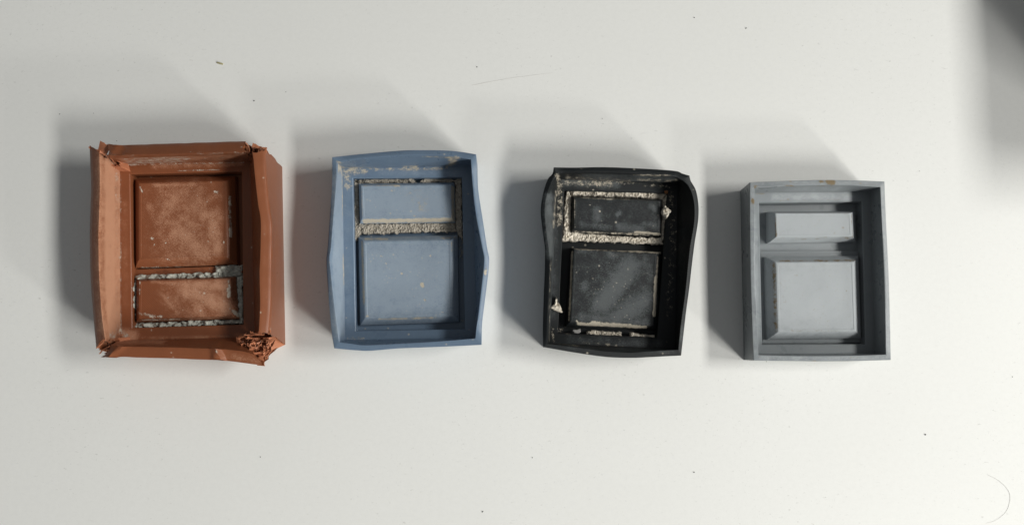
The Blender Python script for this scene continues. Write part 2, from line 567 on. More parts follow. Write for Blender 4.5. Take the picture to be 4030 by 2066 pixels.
# ------------------------------------------------------------------ grey mould
def grey_mould():
    h, zl, zt = 9.7, 4.0, .6
    base = quad_at([(2913, 751), (3412, 745), (3424, 1412), (2927, 1416)], 0)
    org = base.mean(0)
    root = tag(empty('casting_mould', org), 'clean light grey plastic mould, smallest of the four, hardly warped', 'mould', 'casting moulds in a row')
    outer = [[(2951.5, 718), (3100, 712), (3229, 708.6), (3360, 710), (3481.5, 714.5)],
             [(3481.5, 714.5), (3487, 850), (3497.7, 1070), (3503, 1250), (3506.6, 1416)],
             [(3506.6, 1416), (3370, 1420), (3229, 1421.4), (3100, 1420), (2965.4, 1418.2)],
             [(2965.4, 1418.2), (2959, 1250), (2953.3, 1070), (2951, 850), (2951.5, 718)]]
    inner = [[(2970, 739), (3100, 732), (3229, 728.7), (3360, 730), (3464, 736.7)],
             [(3464, 736.7), (3469, 850), (3479.4, 1070), (3484, 1250), (3486, 1394)],
             [(3486, 1394), (3370, 1398), (3229, 1400), (3100, 1399), (2985.5, 1396)],
             [(2985.5, 1396), (2979, 1250), (2971.6, 1070), (2970, 850), (2970, 739)]]
    foot_px = [(2948, 760), (3426, 755), (3442, 1390), (2962, 1393)]
    rimspots = [('c', 3262, 716, 3276, 718, 11, 1.0), ('c', 3230, 714, 3234, 715, 6, .9), ('c', 2962, 788, 2964, 797, 7, 1.1), ('c', 2976, 731, 2972, 737, 5, 1.0),
                ('c', 3110, 713, 3112, 716, 5, .8), ('c', 3095, 730, 3130, 733, 3, .7), ('c', 3220, 733, 3250, 731, 3, .7), ('c', 3345, 1407, 3352, 1408, 5, .7), ('c', 3200, 1420, 3212, 1420, 4, .7), ('c', 2975, 765, 3000, 761, 4, .6), ('h', 2960, 740, 2970, 1380, 16, .5), ('h', 3000, 718, 3470, 716, 14, .45), ('h', 3496, 760, 3500, 1380, 16, .45), ('h', 3000, 1408, 3490, 1408, 14, .4), ('c', 2985, 1405, 2990, 1406, 4, .6), ('c', 3498, 1200, 3499, 1206, 4, .6), ('c', 3420, 726, 3440, 727, 3, .55), ('h', 3100, 748, 3300, 745, 14, .5)]
    walls(root, org, M_GREY, outer, inner, base, quad_at(foot_px, zl), h, zl, rimspots, pw=1.1, tilts=(.15, .2, .05, .15))
    tr = [(2986, 796.6), (3393, 792), (3407.7, 1355.6), (2998, 1357)]
    ledge_and_floor(root, org, M_GREY, foot_px, tr, zl, zt, [('c', 2978, 764, 3010, 762, 4, .6), ('h', 3050, 777, 3350, 775, 22, .55), ('h', 2968, 850, 2978, 1350, 16, .5), ('c', 3060, 790, 3300, 788, 2.5, .45)])
    # the low pad that carries the large panel
    pq = [(2991, 990), (3400, 988), (3409, 1348), (3000, 1350)]
    panel('pad', root, org, M_GREY, pq, pq, zt - .1, zt + .7, zt + .71, n=30)
    panel('small_panel', root, org, M_GREY,
          [(3024, 834), (3362, 832), (3366, 950), (3026, 955)], [(3052, 840), (3348, 839), (3353, 931), (3055, 933)], zt - .1, 2.4, 4.9,
          [('c', 3053, 842, 3055, 932, 4, .55), ('c', 3060, 842, 3340, 841, 3, .4), ('c', 3352, 845, 3356, 932, 4, .5), ('c', 3060, 938, 3350, 936, 6, .35), ('h', 3100, 885, 3300, 885, 200, 1.0), ('h', 3062, 940, 3350, 938, 8, .7)])  # the widest film mark is part dust, part painted brightness
    panel('large_panel', root, org, M_GREY,
          [(3012, 1012), (3378, 1007), (3389, 1331), (3021, 1335)], [(3055, 1033), (3359, 1031), (3368, 1303), (3063, 1305)], zt + .2, 2.4, 4.7,
          [('c', 3048, 1036, 3056, 1303, 7, .55), ('c', 3070, 1027, 3370, 1024, 5, .55), ('c', 3372, 1020, 3380, 1320, 5, .45), ('c', 3110, 1302, 3300, 1301, 3, .6),
           ('h', 3150, 1160, 3280, 1160, 300, 1.0), ('h', 3150, 1250, 3330, 1130, 40, .95), ('h', 3120, 1180, 3200, 1080, 40, .5), ('c', 3330, 1144, 3331, 1145, 3, .9), ('h', 3080, 1290, 3360, 1290, 12, .4)], wave=.10)  # widest film: dust, and light painted in against the shaded walls
grey_mould()

# ------------------------------------------------------------------ blue mould
def blue_mould():
    h, zl, zt = 12.0, 4.0, .6
    foot_px = [(1347, 664), (1860, 652), (1874, 1330), (1359, 1337)]
    foot = quad_at(foot_px, zl)
    base = grow(foot, 1.2)
    org = base.mean(0)
    root = tag(empty('casting_mould', org), 'dusty blue plastic mould with bulging sides and sandy grit in its groove', 'mould', 'casting moulds in a row')
    outer = [[(1306.6, 618.8), (1409, 607.7), (1568, 593.4), (1665, 591), (1758.7, 592.7), (1815, 598), (1873.8, 607.7)],
             [(1873.8, 607.7), (1881, 738), (1901.8, 878), (1917.7, 980), (1924.7, 1011.8), (1923, 1060), (1913, 1145), (1898.6, 1259.8), (1896, 1310), (1895.5, 1356.8)],
             [(1895.5, 1356.8), (1727, 1364.7), (1568, 1371), (1456.7, 1380), (1393, 1377.5), (1314.5, 1370.5)],
             [(1314.5, 1370.5), (1302.5, 1291.6), (1289.7, 1132.6), (1283.4, 1027.7), (1288, 980), (1297.7, 846), (1305.6, 719), (1306.6, 618.8)]]
    inner = [[(1326.3, 639.5), (1409, 625), (1568, 612.5), (1665, 611), (1727, 612.5), (1800, 619), (1852.5, 628.4)],
             [(1852.5, 628.4), (1860.5, 738), (1873, 846), (1898.6, 980), (1905, 1011.8), (1903, 1055), (1895.5, 1123), (1882.7, 1234), (1874, 1290), (1870, 1331)],
             [(1870, 1331), (1727, 1342.5), (1599.8, 1350), (1440.8, 1357.4), (1385, 1352), (1335.9, 1345.7)],
             [(1335.9, 1345.7), (1318.4, 1218.5), (1304, 1091), (1297, 1011.8), (1302.5, 980), (1313.6, 846), (1324.7, 719), (1326.3, 639.5)]]
    wm = [('c', 1335, 648, 1445, 632, 5, .52), ('c', 1345, 662, 1450, 657, 9, .54), ('c', 1333, 640, 1346, 690, 8, .75), ('c', 1500, 624, 1520, 623, 4, .7),
          ('c', 1660, 615, 1810, 619, 4, .6), ('c', 1790, 628, 1765, 655, 15, .72), ('c', 1440, 663, 1740, 660, 4, .55), ('c', 1590, 660, 1640, 658, 9, .6),
          ('c', 1347, 690, 1350, 860, 4, .55), ('c', 1350, 1000, 1354, 1120, 4, .6), ('c', 1911, 1062, 1910, 1076, 6, 1.0), ('h', 1335, 700, 1335, 1300, 40, .9)]  # last film mark paints window light onto the left inner wall
    walls(root, org, M_BLUE, outer, inner, base, foot, h, zl, wm)
    tr = [(1387, 700), (1819, 697), (1832, 1296.4), (1398, 1304)]
    lm = [('c', 1362, 676, 1440, 672, 16, .6), ('c', 1365, 690, 1370, 740, 18, .5), ('c', 1440, 668, 1740, 664, 8, .5), ('c', 1600, 664, 1640, 664, 12, .55), ('h', 1370, 700, 1372, 1300, 30, .3), ('c', 1780, 660, 1760, 660, 14, .5), ('c', 1370, 1330, 1450, 1332, 8, .45), ('h', 1500, 680, 1800, 680, 20, .4)]
    fm = [('c', 1805, 930, 1815, 1020, 10, .6), ('c', 1405, 1070, 1410, 1100, 8, .7), ('c', 1810, 1275, 1825, 1265, 8, .6), ('c', 1393, 920, 1400, 1060, 9, .45)]
    ledge_and_floor(root, org, M_BLUE, foot_px, tr, zl, zt, lm, floor_marks=fm)
    panel('small_panel', root, org, M_BLUE,
          [(1412, 723), (1788, 719), (1791, 876), (1417, 880)], [(1422, 732), (1775, 728), (1777, 858), (1426, 861)], zt - .1, 3.0, 4.6,
          [('c', 1630, 770, 1660, 815, 40, .36), ('h', 1640, 790, 1650, 810, 55, .9), ('h', 1450, 800, 1760, 800, 140, .95), ('c', 1432, 869, 1783, 864, 7, .95), ('c', 1781, 735, 1783, 865, 6, .85), ('c', 1430, 731, 1560, 729, 4, .55), ('c', 1555, 733, 1570, 731, 5, .8),  # broad film over the top: dust plus painted-in light
           ('c', 1540, 750, 1543, 752, 3, 1.0), ('h', 1490, 805, 1491, 806, 8, .9), ('c', 1424, 740, 1426, 850, 3, .5), ('c', 1536, 840, 1538, 841, 2.5, 1.0), ('c', 1630, 850, 1632, 851, 2, 1.0)])
    panel('large_panel', root, org, M_BLUE,
          [(1411, 934), (1801, 926), (1806, 1267), (1418, 1280)], [(1432, 950), (1775, 946), (1781, 1244), (1438, 1251)], zt - .1, 2.6, 4.4,
          [('c', 1423, 950, 1431, 1195, 6, .78), ('c', 1490, 1256, 1715, 1250, 4, .66), ('c', 1435, 940, 1525, 938, 6, .68), ('c', 1738, 935, 1795, 933, 6, .6), ('c', 1660, 1119, 1663, 1126, 6, 1.1), ('c', 1777, 955, 1778, 990, 3, .7),
           ('h', 1500, 1100, 1700, 1100, 300, .95), ('h', 1640, 1210, 1750, 1150, 40, .8), ('h', 1450, 1240, 1470, 1000, 30, .3), ('c', 1518, 1036, 1519, 1037, 4, .95), ('c', 1580, 1075, 1581, 1078, 4, .95), ('c', 1498, 1006, 1499, 1007, 3, 1), ('c', 1693, 1006, 1694, 1008, 3, 1), ('c', 1670, 1180, 1672, 1181, 4, 1), ('c', 1445, 1243, 1447, 1244, 4, 1), ('c', 1740, 1228, 1741, 1229, 3, 1)])  # first broad film mark joins dust with light painted on the panel
    ro, ri = [(1388, 703), (1816, 700), (1824, 930), (1390, 930)], [(1411, 722), (1788, 718), (1792, 880), (1416, 882)]
    pol = [[(1390, 706), (1480, 702), (1632, 701), (1640, 722), (1412, 726)], [(1655, 704), (1815, 702), (1818, 720), (1788, 722), (1648, 722)],
           [(1788, 718), (1817, 703), (1825, 960), (1800, 925), (1791, 880)], [(1389, 706), (1413, 724), (1418, 884), (1391, 890)],
           [(1391, 884), (1418, 878), (1790, 874), (1803, 914), (1425, 922), (1412, 935), (1398, 960), (1392, 940)]]
    crust(root, org, M_SAND, pol, 1.1, 1.8, seed=3, freq=3.1, cell=.14, ragged=.45)
blue_mould()

# ------------------------------------------------------------------ black mould
def black_mould():
    h, zl, zt = 11.0, 4.0, .6
    foot_px = [(2192, 706), (2668, 724), (2655, 1372), (2164, 1350)]
    foot = quad_at(foot_px, zl)
    base = grow(foot, 1.0)
    base[3] = at((2139, 1366), 0)
    org = base.mean(0)
    root = tag(empty('casting_mould', org), 'black plastic mould with wavy rim and pale plaster caught inside', 'mould', 'casting moulds in a row')
    outer = [[(2179.3, 658.8), (2261.7, 659.7), (2382.8, 657.9), (2534, 664), (2655, 672.4), (2685.5, 683), (2714, 691.5)],
             [(2714, 691.5), (2718.8, 711.7), (2740, 751), (2749.7, 811.7), (2747.6, 872), (2735.5, 948), (2724.9, 1030), (2712.8, 1136), (2700.6, 1226.8), (2688.5, 1332.8), (2681, 1398.8)],
             [(2681, 1398.8), (2564, 1404.5), (2482.7, 1407.8), (2382.8, 1404), (2261.7, 1387), (2137.5, 1365.5)],
             [(2137.5, 1365.5), (2136, 1302), (2139, 1181), (2143.6, 1060), (2144, 978), (2134.5, 902.5), (2127.8, 826.8), (2137.5, 760), (2155.7, 705.7), (2173.9, 684.5), (2179.3, 658.8)]]
    inner = [[(2192, 686), (2225, 680), (2382.8, 678.4), (2534, 686), (2640, 692), (2666, 700), (2687, 711)],
             [(2687, 711), (2709.7, 733), (2727, 775), (2733.5, 826.8), (2730.4, 887), (2717, 963), (2709, 1030), (2697, 1151), (2680.5, 1272), (2668.9, 1375)],
             [(2668.9, 1375), (2534, 1382.7), (2473.6, 1386), (2352.5, 1378), (2231, 1361), (2154, 1351)],
             [(2154, 1351), (2154, 1272), (2161, 1121), (2164, 1008.5), (2152, 917.6), (2145, 826.8), (2153.7, 766), (2172, 714.8), (2192, 686)]]
    wm = [('c', 2230, 700, 2480, 710, 9, .45), ('c', 2340, 685, 2640, 690, 3, .55), ('c', 2500, 705, 2660, 712, 4, .48), ('c', 2192, 690, 2200, 712, 8, .75), ('c', 2190, 750, 2182, 890, 7, .52),
          ('h', 2160, 780, 2165, 1000, 25, .8), ('h', 2180, 1000, 2168, 1330, 12, .5), ('c', 2166, 1030, 2162, 1340, 3, .45), ('h', 2300, 700, 2650, 705, 20, .6), ('h', 2240, 1365, 2650, 1385, 12, .4),
          ('c', 2160, 1345, 2280, 1362, 5, .42), ('h', 2690, 900, 2660, 1250, 14, .3), ('h', 2685, 1290, 2680, 1340, 14, .4)]
    walls(root, org, M_BLACK, outer, inner, base, foot, h, zl, wm, M=84)
    tr = [(2219, 748), (2629, 758.7), (2588, 1330), (2193.5, 1312)]
    lm = [('c', 2200, 715, 2400, 724, 18, .5), ('c', 2205, 730, 2200, 880, 16, .5), ('c', 2420, 718, 2640, 735, 8, .42), ('c', 2640, 760, 2650, 1000, 18, .36), ('c', 2645, 1000, 2630, 1250, 16, .34),
          ('c', 2170, 1290, 2180, 1340, 6, .45), ('h', 2250, 1340, 2600, 1355, 25, .5), ('c', 2300, 1345, 2450, 1362, 8, .4), ('c', 2196, 1290, 2240, 1315, 8, .45), ('h', 2185, 900, 2175, 1250, 20, .4), ('h', 2220, 715, 2420, 725, 24, .7)]
    ledge_and_floor(root, org, M_BLACK, foot_px, tr, zl, zt, lm)
    panel('small_panel', root, org, M_BLACK,
          [(2250, 772), (2605, 786), (2602, 932), (2246, 915)], [(2261, 779), (2598, 791), (2594, 914), (2259, 900)], zt - .1, 3.0, 4.6,
          [('h', 2350, 860, 2350, 830, 30, .75), ('h', 2440, 895, 2520, 900, 25, .7), ('h', 2430, 845, 2440, 840, 12, .9), ('h', 2560, 810, 2590, 830, 16, .8), ('h', 2540, 880, 2580, 890, 18, .6), ('h', 2290, 880, 2400, 895, 18, .6),
           ('c', 2262, 785, 2262, 895, 3, .62), ('c', 2265, 910, 2560, 922, 4, .55), ('c', 2500, 913, 2600, 921, 5, .85), ('c', 2290, 778, 2480, 784, 3, .55), ('c', 2340, 783, 2420, 786, 3, .7), ('c', 2360, 831, 2361, 832, 3, 1.0), ('c', 2320, 806, 2321, 807, 2.5, 1), ('h', 2260, 840, 2600, 840, 120, .3)])
    panel('large_panel', root, org, M_BLACK,
          [(2248, 975), (2604, 989), (2587, 1297), (2226, 1284)], [(2259, 982), (2584, 1000), (2571, 1281), (2245, 1266)], zt - .1, 2.8, 4.4,
          [('h', 2400, 1010, 2400, 1270, 220, .4), ('h', 2480, 1050, 2370, 1200, 60, .95), ('h', 2540, 1180, 2430, 1250, 60, .85), ('h', 2300, 1120, 2300, 1130, 25, .7), ('h', 2400, 1000, 2420, 1010, 22, .7), ('h', 2290, 1250, 2540, 1270, 30, .7), ('h', 2280, 990, 2300, 990, 15, .6), ('h', 2540, 1010, 2560, 1100, 25, .5),
           ('c', 2590, 1010, 2585, 1090, 5, .75), ('c', 2582, 1090, 2575, 1240, 7, 1.0), ('c', 2253, 990, 2240, 1262, 3.5, .85), ('c', 2275, 1273, 2545, 1287, 6, .9), ('c', 2262, 980, 2500, 990, 3, .6), ('c', 2480, 988, 2600, 994, 5, .7),
           ('c', 2330, 1270, 2480, 1282, 8, .8), ('c', 2270, 1262, 2275, 1268, 5, .8)])
    pol = [[(2238, 748), (2245, 744), (2620, 757), (2626, 766), (2606, 787), (2440, 778), (2251, 772)],
           [(2228, 752), (2240, 748), (2252, 774), (2247, 916), (2232, 948), (2212, 948), (2216, 830)],
           [(2213, 950), (2214, 910), (2246, 910), (2420, 926), (2602, 934), (2618, 966), (2460, 956), (2240, 949)],
           [(2606, 786), (2624, 768), (2628, 800), (2620, 966), (2600, 935)]]
    crust(root, org, M_SAND2, pol, 1.3, 2.2, seed=5, freq=3.0, cell=.14, ragged=.3)
    pol = [[(2307, 1303), (2330, 1296), (2447, 1306), (2446, 1327), (2306, 1319)], [(2477, 1308), (2576, 1318), (2580, 1332), (2479, 1326)]]
    crust(root, org, M_SAND2, pol, 1.3, 2.2, seed=6, freq=3.0, cell=.14, ragged=.3)
    return root
black_mould()

# ------------------------------------------------------------------ brown mould, its corners torn open
def torn_wall(root, org, mat, orim_px, irim_px, base2, foot2, h, zl, seed, tilt, marks, M=70, jag=(.8, .8), pit=2.2, hdrop=None, crease=None, pw=1.3):
    rnd = random.Random(seed)
    orim = np.array([at(p, h - tilt) for p in polyline(orim_px, M)])
    irim = np.array([at(p, h) for p in polyline(irim_px, M)])
    ln = lambda q: np.array([np.asarray(q[0]) + (np.asarray(q[1]) - np.asarray(q[0])) * t for t in np.linspace(0, 1, M)])
    hv = np.full(M, h) + np.array([.06 * nz(i * .08, seed, 0, 2) for i in range(M)])
    if hdrop is not None:
        hv += np.interp(np.linspace(0, 1, M), hdrop[0], hdrop[1])
    rows = side_grid(ln(base2), orim, irim, ln(foot2), h, zl, pw, tilt, hvar=hv)
    R = len(rows)
    A = np.array(rows)                                   # R x M x 3
    for r in range(R):
        for i in range(M):
            p = A[r, i]
            top = max(0, (p[2] - zl) / (h - zl))
            k = nz(p[0] * .35, p[1] * .35, p[2] * .35 + seed, 3)
            A[r, i, 2] += .05 * k * top
            A[r, i, :2] += .05 * k * top
            if crease:
                for (u, amp, w) in crease:
                    g = math.exp(-((i / (M - 1) - u + .03 * math.sin(r)) / w) ** 2)
                    A[r, i, 2] += amp * g * top
    for end, amt in ((0, jag[0]), (M - 1, jag[1])):      # ragged ends
        nb = 1 if end == 0 else M - 2
        for r in range(R):
            p = A[r, end]
            d = A[r, end] - A[r, nb]
            d[2] = 0
            d /= max(np.linalg.norm(d), 1e-6)
            top = max(0, min(1, (p[2] - .5) / (h - 1)))
            j = amt * (rnd.random() * 1.6 - .8) * top
            A[r, end] += d * j
            A[r, nb] += d * j * .35
    V = A.reshape(-1, 3)
    F = []
    for r in range(R - 1):
        for i in range(M - 1):
            a = r * M + i
            F.append((a, a + M, a + M + 1, a + 1))
    V = list(V)
    for end in (0, M - 1):                               # hollow, broken cross-section
        loop = [r * M + end for r in range(R)]
        nb = min(6, M - 1) if end == 0 else M - 1 - min(6, M - 1)
        d = A[:, nb].mean(0) - A[:, end].mean(0)
        d /= np.linalg.norm(d)
        c = A[:, end].mean(0)
        inner = []
        for r in range(R):
            q = A[r, end] + (c - A[r, end]) * .22 + d * .25
            V.append(q)
            inner.append(len(V) - 1)
        deep = []
        for r in range(R):
            q = A[r, end] + (c - A[r, end]) * .3 + d * (pit * (1 + rnd.uniform(-.3, .3)))
            V.append(q)
            deep.append(len(V) - 1)
        V.append(c + d * pit * 1.2)
        cc = len(V) - 1
        for r in range(R):
            s = (r + 1) % R
            F.append((loop[r], loop[s], inner[s], inner[r]))
            F.append((inner[r], inner[s], deep[s], deep[r]))
            F.append((deep[r], deep[s], cc))
    V = np.array(V)
    F = [tuple(f) for f in F]
    st = {'film_light': np.zeros(len(V)), 'cake': np.zeros(len(V))}
    for lo, hi, zc in ((zl - 1, zl + 3, zl + 1), (zl + 3, h - 3, (zl + h) / 2), (h - 3, h + 1, h)):
        sel = (V[:, 2] > lo) & (V[:, 2] <= hi)
        if sel.any():
            s = stains_and_light(V[sel], marks, zc)
            for k in st:
                st[k][sel] = s[k]
    return link_mesh('wall', V, F, mat, root, (*org, 0), 32, st)

def ribbon(V, F, pts, widths, updir, th=.13):
    """a bent sliver of plastic with thickness; pts list of 3-vectors"""
    P = [np.asarray(p, float) for p in pts]
    n = len(P)
    s0 = len(V)
    for i in range(n):
        t = P[min(i + 1, n - 1)] - P[max(i - 1, 0)]
        t /= max(np.linalg.norm(t), 1e-6)
        u = np.asarray(updir(i) if callable(updir) else updir, float)
        u = u - t * (u @ t)
        u /= max(np.linalg.norm(u), 1e-6)
        w = np.cross(t, u)
        a = u * widths[i] / 2
        b = w * th / 2
        V += [P[i] + a + b, P[i] + a - b, P[i] - a - b, P[i] - a + b]
    for i in range(n - 1):
        a = s0 + 4 * i
        for k in range(4):
            F.append((a + k, a + (k + 1) % 4, a + 4 + (k + 1) % 4, a + 4 + k))
    F.append((s0, s0 + 1, s0 + 2, s0 + 3))
    e = s0 + 4 * (n - 1)
    F.append((e + 3, e + 2, e + 1, e))

def brown_mould():
    h, zl, zt = 15.2, 5.0, 1.1
    foot_px = [(472, 648), (984, 631), (1003, 1326), (474, 1338)]
    foot = quad_at(foot_px, zl)
    base = np.array([at((520, 668), 0), at((1111, 658), 0), at((1123, 1357), 0), at((528, 1362), 0)])
    org = base.mean(0)
    root = tag(empty('casting_mould', org), 'brown plastic mould, tallest of the four, with torn and splayed corners', 'mould', 'casting moulds in a row')
    tilt = 2.0
    torn_wall(root, org, M_BROWN, [(425, 567), (470, 571), (678, 565), (860, 559), (960, 556)], [(429, 614), (470, 612), (678, 608), (860, 602), (962, 599)],
              (base[0] + [-.4, 0], base[1] + [-.6, 0]), (foot[0], foot[1]), h, zl, 1, tilt,
              [('c', 490, 622, 740, 626, 11, .52), ('c', 760, 613, 975, 605, 8, .62), ('c', 480, 642, 720, 640, 6, .5), ('h', 480, 630, 980, 620, 20, .5)], jag=(.35, .9), crease=[(.04, .5, .03), (.1, -.3, .04)])
    torn_wall(root, org, M_BROWN, [(1044, 586), (1042, 602), (1047, 700), (1057, 803), (1068, 878), (1068, 1000), (1066, 1100), (1066, 1180), (1062, 1245), (1056, 1306)],
              [(994, 606), (997, 625), (1004, 708), (1015, 803), (1025, 871), (1024, 1000), (1021, 1056), (1022, 1150), (1023, 1207), (1018, 1300)],
              (base[1], base[2]), (foot[1], foot[2]), h, zl, 2, .9, [('c', 1008, 640, 1010, 700, 3, .5), ('c', 1057, 1290, 1056, 1300, 4, .7), ('h', 1040, 700, 1045, 1200, 20, .2)], jag=(1.0, .8), pw=1.05)
    torn_wall(root, org, M_BROWN, [(1027, 1438), (990, 1434), (943, 1427), (879, 1419), (868, 1416), (830, 1416), (679, 1410), (560, 1407), (476, 1404), (462, 1407), (436, 1406), (393, 1406)],
              [(985, 1392), (943, 1381), (900, 1376), (849, 1372), (679, 1366), (560, 1364), (470, 1362), (452, 1358), (437, 1354)],
              (base[2] + [-.8, .3], base[3] + [-.5, .3]), (foot[2], foot[3]), h - .6, zl, 3, .5,
              [('h', 460, 1340, 640, 1345, 14, .7), ('c', 850, 1374, 856, 1390, 4, .6), ('h', 880, 1400, 1010, 1420, 20, .35)], jag=(.7, .5),
              hdrop=([0, .22, .25, .3, .9, .94, 1], [-1.2, -1.0, .5, 0, 0, .3, -.8]), crease=[(.26, .6, .015), (.93, .4, .02)])
    torn_wall(root, org, M_BROWN, [(378, 1371), (368, 1264), (357, 1131), (353, 1000), (352, 916), (355, 820), (357, 727), (354, 640), (352, 578)],
              [(414, 1334), (402, 1245), (393, 1131), (389, 1018), (388, 916), (391, 840), (393, 765), (393, 680), (391, 604)],
              (base[3], base[0]), (foot[3], foot[0]), h, zl, 4, tilt,
              [('h', 430, 640, 440, 1280, 60, 1.0), ('c', 466, 680, 470, 1280, 3, .42), ('h', 430, 1320, 460, 1250, 34, 1.0), ('c', 440, 1322, 466, 1300, 14, .55), ('h', 432, 740, 436, 760, 20, .9)], jag=(.8, .8))  # first film mark paints in the brightness of the face towards the window
    tr = [(509, 684), (953, 674), (960, 1279), (518, 1292)]
    lm = [('h', 490, 1318, 520, 1325, 28, 1.0), ('c', 470, 1300, 500, 1322, 14, .5), ('h', 600, 655, 950, 645, 14, .5), ('c', 480, 650, 960, 640, 4, .5), ('c', 474, 680, 476, 1300, 4, .45), ('h', 490, 800, 495, 1200, 20, .3), ('c', 700, 672, 860, 668, 3, .6), ('h', 560, 1330, 900, 1325, 10, .4)]
    ledge_and_floor(root, org, M_BROWN, foot_px, tr, zl, zt, lm)
    dq = [(522, 1062), (952, 1045), (953, 1076), (523, 1090)]
    panel('divider', root, org, M_BROWN, dq, dq, zt - .1, 2.9, 2.91, n=24)
    panel('large_panel', root, org, M_BROWN,
          [(532, 706), (925, 694), (933, 1041), (534, 1054)], [(548, 723), (889, 714), (893, 1012), (548, 1022)], zt - .1, 3.2, 5.4,
          [('h', 720, 800, 740, 960, 170, .5), ('h', 610, 730, 770, 728, 14, 0.61), ('h', 690, 780, 640, 850, 40, 0.61), ('h', 780, 775, 800, 860, 40, 0.58), ('h', 700, 920, 800, 990, 60, 0.68), ('h', 840, 880, 850, 980, 40, 0.72), ('h', 740, 830, 860, 850, 40, 0.58), ('h', 590, 810, 640, 940, 22, 0.50), ('h', 700, 740, 860, 780, 30, 0.40),
           ('c', 900, 770, 904, 930, 5, .6), ('c', 902, 900, 903, 930, 4, .95), ('c', 926, 820, 931, 1030, 4, .6), ('c', 845, 754, 858, 758, 5, .85), ('c', 595, 938, 600, 940, 4, .95), ('c', 606, 962, 607, 963, 3, 1.1), ('c', 652, 956, 653, 957, 3, 1.1), ('c', 880, 952, 881, 954, 3, 1.0), ('c', 655, 1020, 668, 1022, 3, .8), ('c', 550, 735, 560, 755, 4, .6), ('c', 540, 1052, 700, 1046, 3, .5)])
    panel('small_panel', root, org, M_BROWN,
          [(536, 1098), (928, 1089), (940, 1254), (537, 1268)], [(549, 1107), (906, 1097), (913, 1241), (547, 1254)], zt - .1, 3.6, 5.4,
          [('h', 760, 1170, 860, 1170, 150, .5), ('h', 730, 1125, 890, 1125, 30, 0.79), ('h', 740, 1140, 890, 1210, 50, 0.79), ('h', 770, 1180, 790, 1230, 40, 0.68), ('h', 600, 1108, 690, 1115, 12, 0.58), ('h', 640, 1160, 700, 1235, 11, 0.54), ('h', 620, 1180, 650, 1200, 16, 0.36),
           ('c', 545, 1230, 610, 1246, 8, .58), ('c', 590, 1245, 635, 1246, 6, .58), ('c', 550, 1110, 550, 1160, 4, .55), ('c', 898, 1140, 903, 1165, 8, .85), ('c', 915, 1222, 928, 1240, 7, .7), ('c', 900, 1105, 905, 1130, 5, .6), ('c', 555, 1259, 700, 1256, 3, .6)])
    pol = [[(518, 1090), (540, 1080), (840, 1070), (870, 1072), (875, 1094), (536, 1104)], [(846, 1045), (955, 1040), (958, 1084), (930, 1092), (862, 1095), (845, 1066)],
           [(930, 1090), (958, 1080), (962, 1276), (940, 1280), (938, 1250)], [(516, 1092), (538, 1100), (538, 1180), (537, 1262), (528, 1262), (522, 1180), (516, 1150)],
           [(518, 1264), (540, 1270), (700, 1264), (930, 1254), (946, 1262), (944, 1276), (700, 1288), (540, 1292), (524, 1288)]]
    crust(root, org, M_LUMP, pol, 1.9, 2.3, seed=8, amp=.7, freq=1.4, cell=.18, lump=1.0, edge=.3, ragged=.3)

    # torn corners: slivers, flaps and burst infill
    rnd = random.Random(11)
    def jit(s):
        return np.array([rnd.uniform(-s, s) for _ in range(3)])
    def P3(x, y, z):
        q = at((x, y), z)
        return np.array([q[0], q[1], z])
    def corner(slivers, cells, seed, stump):
        V, F = [], []
        r2 = random.Random(seed)
        lo, hi, zt_ = stump
        n = 8
        for lvl in range(3):
            for q0, q1 in zip(quad_ring(quad_at(lo, 0), n), quad_ring(quad_at(hi, zt_), n)):
                t = (0, .8, 1.0)[lvl]
                p = q0 + (q1 - q0) * t
                V.append(np.array([p[0], p[1], zt_ * t + (r2.uniform(-1.6, .6) if lvl == 2 else 0)]))
        m = 4 * n
        for lvl in range(2):
            for i in range(m):
                F.append((lvl * m + i, lvl * m + (i + 1) % m, lvl * m + m + (i + 1) % m, lvl * m + m + i))
        cc = np.mean(V[2 * m:], axis=0)
        V.append(cc - np.array([0, 0, 3.0]))
        for i in range(m):
            F.append((2 * m + i, 2 * m + (i + 1) % m, 3 * m))
        for pts, w0, w1, up in slivers:
            n = 7
            pl = [P3(*p) for p in pts]
            cum = np.linspace(0, len(pl) - 1, n)
            Q = [np.array([np.interp(c, range(len(pl)), [p[k] for p in pl]) for k in range(3)]) + np.array([r2.uniform(-.09, .09) for _ in range(3)]) for c in cum]
            W = [(w0 + (w1 - w0) * i / (n - 1)) * r2.uniform(.75, 1.2) for i in range(n)]
            ribbon(V, F, Q, W, up)
        for (x, y, z, r, hh) in cells:
            m = 9
            c = P3(x, y, z)
            ph = r2.uniform(0, 6)
            ex = r2.uniform(.6, 1.0)
            tl = np.array([r2.uniform(-1, 1), r2.uniform(-1, 1), .8])
            span = r2.uniform(1.0, 3.0)
            Q = [c + np.array([r * math.cos(ph + span * i / m), r * ex * math.sin(ph + span * i / m), r2.uniform(-.25, .25)]) for i in range(m + 1)]
            W = [hh * r2.uniform(.7, 1.25) for _ in Q]
            ribbon(V, F, Q, W, tl, .16)
        return link_mesh('torn_corner', np.array(V), F, M_BROWN_TORN, root, (*org, 0), 30)
    up, side = (0, 0, 1), (1, 0, .3)
